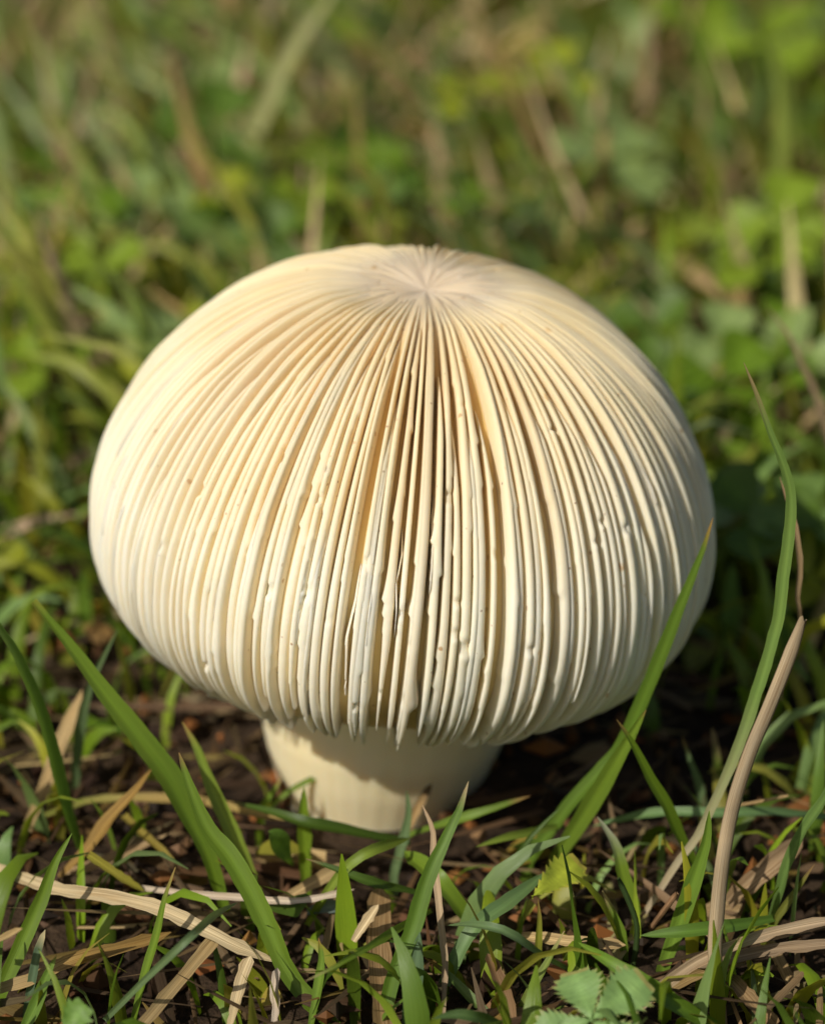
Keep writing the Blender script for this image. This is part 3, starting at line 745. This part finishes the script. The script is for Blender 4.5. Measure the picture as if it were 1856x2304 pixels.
from mathutils import Matrix, Vector
def frame(o, origin, ydir, up):
    y = Vector(ydir).normalized(); z = (Vector(up) - y * Vector(up).dot(y)).normalized(); x = y.cross(z)
    M = Matrix((x, y, z)).transposed().to_4x4(); M.translation = Vector(origin)
    o.matrix_local = M

# three part serrated leaf at the bottom
hub = at_z(*Z2(755, 1860), .012)
root = hub + np.array([.004, .004, 0]); root[2] = -.003
sl = empty("serrated_leaf", root, "light green serrated leaf of three leaflets in the foreground beside the big lying blade", "leaf", "serrated leaves")
Pst = crom([hub - root, (hub - root) * .6 + np.array([.002, 0, .001]), np.zeros(3)], 10)
link("stalk", tube_mesh("stalk", Pst, .0006, (.25, .30, .10)), M_LEAF, sl)
LC = (.22, .36, .115)
for i, (tx, ty, wpx) in enumerate(((680, 1645, 118), (985, 1678, 122), (520, 1930, 110), (980, 1990, 100))):
    tipp = at_z(*Z2(tx, ty), .016 if i < 2 else .010)
    d = tipp - hub; L = np.linalg.norm(d)
    o = link("leaflet", leaflet_mesh("leaflet", L, wpx / FPX * .47, LC, 9, 'wedge', 40 + i, .12, 40, (.42, .30, .10)), M_LEAF, sl)
    view = CAM - hub
    frame(o, hub - root, d, view / np.linalg.norm(view) + np.array([0, 0, .4]))
# yellow serrated leaf
tipp = at_z(*Z2(712, 1175), .014); b0 = at_z(*Z2(505, 1345), .012)
yl = link("serrated_leaf", leaflet_mesh("serrated_leaf", np.linalg.norm(tipp - b0), 84 * .52 / FPX, (.36, .42, .04), 8, 'wedge', 50, .15, 34, (.5, .36, .08)), M_LEAF,
          None, "yellow green serrated leaf lying below the bright notched blade", "leaf", "serrated leaves")
frame(yl, b0, tipp - b0, (CAM - b0) / np.linalg.norm(CAM - b0) + np.array([0, 0, .5]))
# small rounded leaf by the stem
b0 = at_z(*Z1(1230, 1210), .004); tipp = at_z(*Z1(1150, 1075), .012)
rl_ = link("rounded_leaf", leaflet_mesh("rounded_leaf", np.linalg.norm(tipp - b0), 60 * .5 / FPX, (.15, .27, .04), 0, 'obovate', 51, .35), M_LEAF,
           None, "small rounded green leaf at the lit foot of the stem", "leaf")
frame(rl_, b0, tipp - b0, (CAM - b0) / np.linalg.norm(CAM - b0) + np.array([.3, 0, .5]))
b0 = at_z(*(135, 2330), .012); tipp = at_z(*(190, 2262), .016)
cl_ = link("serrated_leaf", leaflet_mesh("serrated_leaf", np.linalg.norm(tipp - b0), 70 * .5 / FPX, (.14, .26, .04), 5, 'wedge', 52, .2), M_LEAF,
           None, "small green toothed leaf low at the corner below the olive strip", "leaf", "serrated leaves")
frame(cl_, b0, tipp - b0, (CAM - b0) / np.linalg.norm(CAM - b0) + np.array([0, 0, .5]))

# ------------------------------------------------------------------ clover leaves
CLC = [(.13, .225, .012), (.20, .29, .02), (.09, .16, .018), (.25, .34, .11), (.27, .31, .02), (.14, .23, .05)]
clover_parts = []
for k, c in enumerate(CLC):
    L = .0095
    lf = leaflet_mesh("leaflet", L, .0088, c, 0, 'obovate', 60 + k, .30, 12, None, .10)
    lf.materials.append(M_LEAF)
    st = tube_mesh("stalk", crom([(0, 0, 0), (.0006, .0004, -.45), (.0015, -.001, -1.0)], 7) * np.array([1, 1, .022]), .0004, (.17, .24, .06), 5)
    st.materials.append(M_LEAF)
    clover_parts.append((lf, st))
clover_n = 0
def clover(p, k, size, rz, tilt, tdir, label, group):
    """trifoliate leaf whose hub sits at p"""
    global clover_n
    clover_n += 1
    lf, st = clover_parts[k]
    e = empty("clover_leaf", (p[0], p[1], 0), label, "clover leaf", group)
    hubz = p[2]
    o = link("stalk", st, None, e); o.scale = (size, size, (hubz + .004) / .022); o.location = (0, 0, hubz); o.rotation_euler = (0, 0, rz)
    for j in range(3):
        a = rz + j * 2.094 + random.uniform(-.2, .2)
        d = Vector((math.cos(a), math.sin(a), 0)); up = Vector((tilt * math.cos(tdir), tilt * math.sin(tdir), 1)).normalized()
        up = (up + .25 * Vector((random.uniform(-1, 1), random.uniform(-1, 1), 0))).normalized()
        d = (d - up * d.dot(up)).normalized(); d = (d + up * random.uniform(.05, .35)).normalized()
        z = (up - d * up.dot(d)).normalized(); x = d.cross(z)
        o = link("leaflet", lf, None, e)
        M = Matrix((x * size, d * size, z * size)).transposed().to_4x4(); M.translation = Vector((0, 0, hubz))
        o.matrix_local = M
    return e
HUES = ["mid green", "light green", "dark green", "pale whitish green", "yellow green", "grey green"]
def clover_label(k): return HUES[k] + " clover leaf of three leaflets in the blurred lawn behind the mushroom"
def clover_group(k): return HUES[k] + " clover leaves behind the mushroom"
for (x, y, k, sz) in ((295, 425, 3, 1.35), (510, 455, 0, 1.2), (755, 330, 0, 1.3), (1285, 325, 3, 1.6), (315, 715, 3, 1.1), (1525, 735, 3, 1.25),
                      (1520, 800, 0, 1.3), (110, 530, 4, 1.2), (205, 570, 1, 1.2), (1640, 470, 1, 1.5), (1610, 90, 1, 2.0), (60, 660, 1, 1.1),
                      (90, 770, 1, 1.0), (450, 270, 2, 1.5), (730, 330, 0, 1.2), (1150, 180, 4, 1.6), (1690, 740, 3, 1.2), (1480, 60, 1, 1.8),
                      (180, 450, 0, 1.2), (560, 520, 2, 1.1), (470, 480, 5, 1.1), (1600, 560, 1, 1.2), (30, 480, 0, 1.2), (1600, 1090, 2, 1.2), (1690, 1090, 5, 1.1), (1520, 1060, 3, .9)):
    u, v = DP(x, y)
    p = at_z(u, v, .022 if sz < 1.4 else .028)
    clover(p, k, sz, random.uniform(0, 6), random.uniform(.2, .8), random.uniform(-2.6, -.6), clover_label(k), clover_group(k))
tries = 0
cpos = []
while len(cpos) < 165 and tries < 8000:
    tries += 1
    y = .045 + .85 * random.random()**1.15
    x = random.uniform(-1, 1) * (.075 + .135 * (y + .5) * .9)
    if math.hypot(x, y) < .062: continue
    if any((x - a)**2 + (y - b)**2 < .010**2 for a, b in cpos): continue
    cpos.append((x, y))
    k = random.choice([0, 0, 1, 2, 2, 3, 4, 5])
    clover((x, y, random.uniform(.010, .030)), k, random.uniform(.55, 1.05), random.uniform(0, 6), random.uniform(0, .8), random.uniform(-3, 0), clover_label(k), clover_group(k))

# ------------------------------------------------------------------ lawn: blades beyond counting
def patchy(x, y, f=6.0, ph=0.0):
    return .5 + .25 * np.sin(x * f * 2.1 + 1.7 * np.sin(y * f * 1.3 + ph) + ph) + .25 * np.sin(y * f * 1.7 + 1.3 * np.sin(x * f * 1.9 + 2 * ph))
def field(n, xs, ys, hs, ws, colors, lean, curve, seg=5, cols=3, seed=0, heading=None, z0=None, flat=False):
    r_ = np.random.default_rng(seed)
    a = r_.uniform(0, 2 * np.pi, n) if heading is None else heading
    d = np.stack([np.cos(a), np.sin(a), 0 * a], 1)
    f = r_.uniform(0, 2 * np.pi, n)
    s_ = np.linspace(0, 1, seg + 1)[None, :]
    bend = lean[:, None] * (s_ if not flat else 1) + curve[:, None] * s_**2          # angle from vertical
    dz = np.cos(bend) * hs[:, None] / seg; dh = np.sin(bend) * hs[:, None] / seg
    zc = np.cumsum(dz, 1) - dz[:, :1]; hc = np.cumsum(dh, 1) - dh[:, :1]
    zb = (ground_z(xs, ys) - .002) if z0 is None else z0
    zc = np.maximum(zc, -zb[:, None] * 0 - .0005)
    C = np.stack([xs[:, None] + d[:, :1] * hc, ys[:, None] + d[:, 1:2] * hc, zb[:, None] + zc], -1)
    side = np.stack([-d[:, 1], d[:, 0], 0 * a], 1)
    tw = r_.normal(0, .5, n)[:, None] + r_.normal(0, .6, n)[:, None] * s_
    nrm = np.stack([d[:, :1] * np.cos(bend), d[:, 1:2] * np.cos(bend), -np.sin(bend)], -1)
    S = side[:, None] * np.cos(tw)[..., None] + nrm * np.sin(tw)[..., None]
    w = ws[:, None] * .5 * (np.clip((1 - s_) / .55, .03, 1)**.7) * (.65 + .35 * np.clip(s_ / .3, 0, 1))
    k = np.linspace(-1, 1, cols)
    up = np.cross(S, np.gradient(C, axis=1)); up /= np.linalg.norm(up, axis=-1, keepdims=True) + 1e-9
    V = C[:, :, None] + S[:, :, None] * (w[..., None] * k)[..., None] + up[:, :, None] * (w[..., None] * .3 * np.abs(k))[..., None]
    base = np.arange(n)[:, None, None] * ((seg + 1) * cols)
    F = (base + grid_faces(seg + 1, cols)[None]).reshape(-1, 4)
    c = np.repeat(np.repeat(colors[:, None, None], seg + 1, 1), cols, 2)
    bl = np.stack(np.broadcast_arrays(((k + 1) / 2)[None, None, :] + (f * 3)[:, None, None], (s_ * hs[:, None])[..., None] + (f)[:, None, None], np.zeros((n, 1, 1))), -1)
    return V.reshape(-1, 3), F, c.reshape(-1, 3), bl.reshape(-1, 3), C

def pick(pal, n, r_, var=.16):
    pal = np.array(pal); i = r_.integers(0, len(pal), n)
    return np.clip(1.12 * pal[i] * (1 + var * r_.normal(size=(n, 1))) * (1 + .05 * r_.normal(size=(n, 3))), .005, .8)

GREENS = [(.165, .25, .012), (.14, .225, .012), (.08, .14, .012), (.24, .32, .03), (.17, .26, .08), (.30, .31, .025), (.19, .28, .018), (.14, .23, .03), (.27, .26, .04)]
STRAWS = [S_TAN, S_PALE, S_GREY, S_BROWN, S_OCHRE, S_TAN, (.34, .24, .13), (.30, .21, .13)]

def keep_view(C, mushroom_clear=True):
    """drop blades that would stand in front of, or poke into, the mushroom"""
    ok = np.ones(len(C), bool)
    q = C.reshape(-1, 3)
    u, v, w = project(q)
    u = u.reshape(C.shape[:2]); v = v.reshape(C.shape[:2])
    rad = np.hypot(C[..., 0] + .003, C[..., 1]); zz = C[..., 2]
    ok &= ~((rad < .0225) & (zz > -.02)).any(1)
    ok &= ~((rad < .054) & (zz > .013)).any(1)
    infront = C[..., 1] < .01
    ok &= ~((C[..., 1] < .05) & (zz > .02) & (u < 330)).any(1)
    ok &= ~((C[..., 1] < .0) & (zz > .022)).any(1)
    ok &= ~(infront & (zz > .009) & (u > 540) & (u < 1200) & (v < 1835)).any(1)
    ok &= ~(infront & (zz > .009) & (u > 190) & (u < 1620) & (v < 1690)).any(1)
    return ok

def build_field(name, label, cat, n, region, hrange, wrange, pal, lean, curve, material, seg, cols, seed, dens=None, zoff=0.0, flat=False, short=True):
    r_ = np.random.default_rng(seed)
    xs = r_.uniform(region[0], region[1], n); ys = r_.uniform(region[2], region[3], n)
    if dens is not None:
        m = r_.random(n) < dens(xs, ys); xs, ys = xs[m], ys[m]; n = len(xs)
    hs = r_.uniform(*hrange, n) * r_.uniform(.6, 1, n); ws = r_.uniform(*wrange, n)
    front = ys < -.02
    hs = np.where(front & short, hs * .70, hs)
    ln = r_.uniform(*lean, n); cv = r_.uniform(*curve, n)
    z0 = ground_z(xs, ys) - .001 + (r_.random(n)**1.5 * zoff if zoff else 0)
    V, F, c, bl, C = field(n, xs, ys, hs, ws, pick(pal, n, r_), ln, cv, seg, cols, seed, None, z0, flat)
    ok = keep_view(C)
    nv = (seg + 1) * cols; nf = seg * (cols - 1)
    vm = np.repeat(ok, nv); fm = np.repeat(ok, nf)
    remap = np.cumsum(vm) - 1
    me = new_mesh(name, V[vm], remap[F[fm]], c[vm], bl[vm])
    return link(name, me, material, None, label, cat, None, "stuff")

def d_green(x, y):
    near = np.clip((y + .02) / .10, 0, 1)
    return (.85 + .15 * near + .15 * (x > .01) * (y < 0)) * np.clip(.25 + 1.1 * patchy(x, y, 7, .4), 0, 1) * np.where(np.hypot(x, y) < .05, .25, 1)
NEAR = (-.45, .45, -.22, 1.15)
outside = lambda x, y: np.where((np.abs(x) < .44) & (y > -.21) & (y < 1.13), 0.0, 1.0)
OLD = [(.20, .15, .09), (.11, .065, .03), (.08, .05, .025), (.19, .135, .065), (.15, .10, .055), (.10, .068, .036), (.07, .046, .026), (.40, .30, .15), (.20, .14, .04), (.26, .19, .11)]
build_field("lawn_grass", "short green grass of the lawn around the mushroom", "grass", 34000, NEAR, (.014, .048), (.0014, .0038), GREENS, (0, .9), (.1, 1.5), M_GRASS, 5, 3, 11, d_green)
build_field("thatch", "brown and grey thatch matted over the soil", "thatch", 30000, NEAR, (.012, .050), (.0006, .0019), OLD, (1.38, 1.66), (-.10, .10), M_STRAW, 4, 3, 12,
            lambda x, y: np.where(y < .12, .9, .35), .007, True, False)
build_field("litter", "scraps of withered brown leaf among the thatch", "leaf litter", 4500, NEAR, (.005, .016), (.0020, .0050), OLD, (1.2, 1.66), (-.5, .5), M_STRAW, 4, 3, 15, None, .007, True, False)
build_field("dry_grass", "withered tan blades leaning in the lawn", "dry grass", 10000, NEAR, (.020, .060), (.0012, .0034), STRAWS, (.5, 1.5), (-.2, .5), M_STRAW, 4, 3, 16,
            lambda x, y: np.clip((y - .0) / .12, .04, 1) * np.clip(.25 + 1.1 * (1 - patchy(x, y, 7, .4)), 0, 1), .004, True)
build_field("dry_grass", "bleached tan blades standing in the blurred lawn behind the mushroom", "dry grass", 3400, (-.30, .30, .10, .62), (.025, .070), (.0016, .0042), [S_TAN, S_PALE, (.50, .40, .22), (.44, .33, .20), (.40, .30, .12)], (.2, 1.4), (-.3, .6), M_STRAW, 4, 3, 17,
            lambda x, y: np.clip(.1 + 1.3 * (1 - patchy(x, y, 9, 1.1)), 0, 1), .004, True)
build_field("lawn_grass", "tall light green blades in the blurred lawn behind the mushroom", "grass", 2600, (-.30, .30, .07, .62), (.035, .075), (.0025, .0048), [(.27, .34, .07), (.24, .32, .12), (.30, .32, .05)], (0, .9), (.2, 1.4), M_GRASS, 5, 3, 18)
build_field("far_lawn_grass", "green grass of the farther lawn", "grass", 90000, (-4, 4, -3, 5), (.025, .060), (.003, .007), GREENS + [S_TAN, S_OCHRE], (0, 1.0), (.1, 1.4), M_GRASS, 3, 2, 13,
            lambda x, y: outside(x, y) * np.clip(.35 + patchy(x, y, 3, .1), 0, 1))
build_field("far_thatch", "dry thatch of the farther lawn", "thatch", 60000, (-4, 4, -3, 5), (.03, .07), (.002, .005), STRAWS, (1.1, 1.6), (-.1, .1), M_STRAW, 3, 2, 14, outside, .008, True)

# small broad leaves low in the sward (ground cover)
def ground_cover():
    r_ = np.random.default_rng(21); n = 5200
    xs = r_.uniform(-.45, .45, n); ys = r_.uniform(-.2, 1.15, n)
    m = (r_.random(n) < np.where(ys < .03, .35, 1.0) * np.clip(.2 + patchy(xs, ys, 9, 2.), 0, 1)) & (np.hypot(xs, ys) > .03)
    xs, ys = xs[m], ys[m]; n = len(xs)
    L = r_.uniform(.004, .010, n); W = L * r_.uniform(.55, .95, n); a = r_.uniform(0, 6.28, n)
    z = ground_z(xs, ys) + .002 + r_.random(n) * np.where(ys < .04, .008, .024)
    s_ = np.linspace(0, 1, 6); wv = np.array([.08, .62, .95, 1, .72, .10]); k = np.array([-1, 0, 1.0])
    d = np.stack([np.cos(a), np.sin(a), r_.uniform(-.3, .6, n)], 1); d /= np.linalg.norm(d, axis=1)[:, None]
    up = np.stack([r_.normal(0, .35, n), r_.normal(-.2, .35, n), np.ones(n)], 1)
    S = np.cross(d, up); S /= np.linalg.norm(S, axis=1)[:, None]; U = np.cross(S, d)
    C = np.stack([xs, ys, z], 1)[:, None] + d[:, None] * (L[:, None] * s_)[..., None] - U[:, None] * (L[:, None] * .15 * s_**2)[..., None]
    ok = keep_view(C)
    V = C[:, :, None] + S[:, None, None] * (W[:, None, None] * .5 * wv[None, :, None] * k)[..., None] + U[:, None, None] * (W[:, None, None] * .16 * wv[None, :, None] * np.abs(k))[..., None]
    V = V[ok]; n = len(V)
    F = (np.arange(n)[:, None, None] * 18 + grid_faces(6, 3)[None]).reshape(-1, 4)
    c = np.repeat(pick(CLC + [G_YEL, G_DARK, G_DARK, (.3, .22, .04)], n, r_)[:, None], 18, 1)
    bl = np.zeros((n, 6, 3, 3)); bl[..., 0] = np.abs(k) + r_.random((n, 1, 1)) * 9; bl[..., 1] = s_[None, :, None] * .01
    link("ground_cover", new_mesh("ground_cover", V.reshape(-1, 3), F, c.reshape(-1, 3), bl.reshape(-1, 3)), M_LEAF, None, "small round green leaves of low weeds in the sward", "weeds", None, "stuff")
ground_cover()

# soil crumbs and rotted scraps
def crumbs():
    r_ = np.random.default_rng(31); n = 9000
    xs = r_.normal(0, .16, n); ys = r_.uniform(-.2, .5, n)
    sz = r_.uniform(.0006, .0022, n)
    oct_ = np.array([[1, 0, 0], [0, 1, 0], [-1, 0, 0], [0, -1, 0], [0, 0, 1], [0, 0, -1.0]])
    F0 = np.array([[0, 1, 4], [1, 2, 4], [2, 3, 4], [3, 0, 4], [1, 0, 5], [2, 1, 5], [3, 2, 5], [0, 3, 5]])
    V = oct_[None] * sz[:, None, None] * r_.uniform(.4, 1.7, (n, 6, 1)) * r_.uniform(.5, 1.5, (n, 1, 3))
    V += np.stack([xs, ys, ground_z(xs, ys) + sz * .5 + r_.random(n)**3 * .004], 1)[:, None]
    c = np.repeat(pick([(.05, .03, .018), (.10, .06, .03), (.18, .10, .05), (.03, .02, .014), (.30, .13, .04)], n, r_, .25)[:, None], 6, 1)
    F = (np.arange(n)[:, None, None] * 6 + F0[None]).reshape(-1, 3)
    link("soil_crumbs", new_mesh("soil_crumbs", V.reshape(-1, 3), F, c.reshape(-1, 3), np.zeros((n * 6, 3)), False), M_STRAW, None, "brown soil crumbs and rotted scraps on the ground", "soil", None, "stuff")
crumbs()
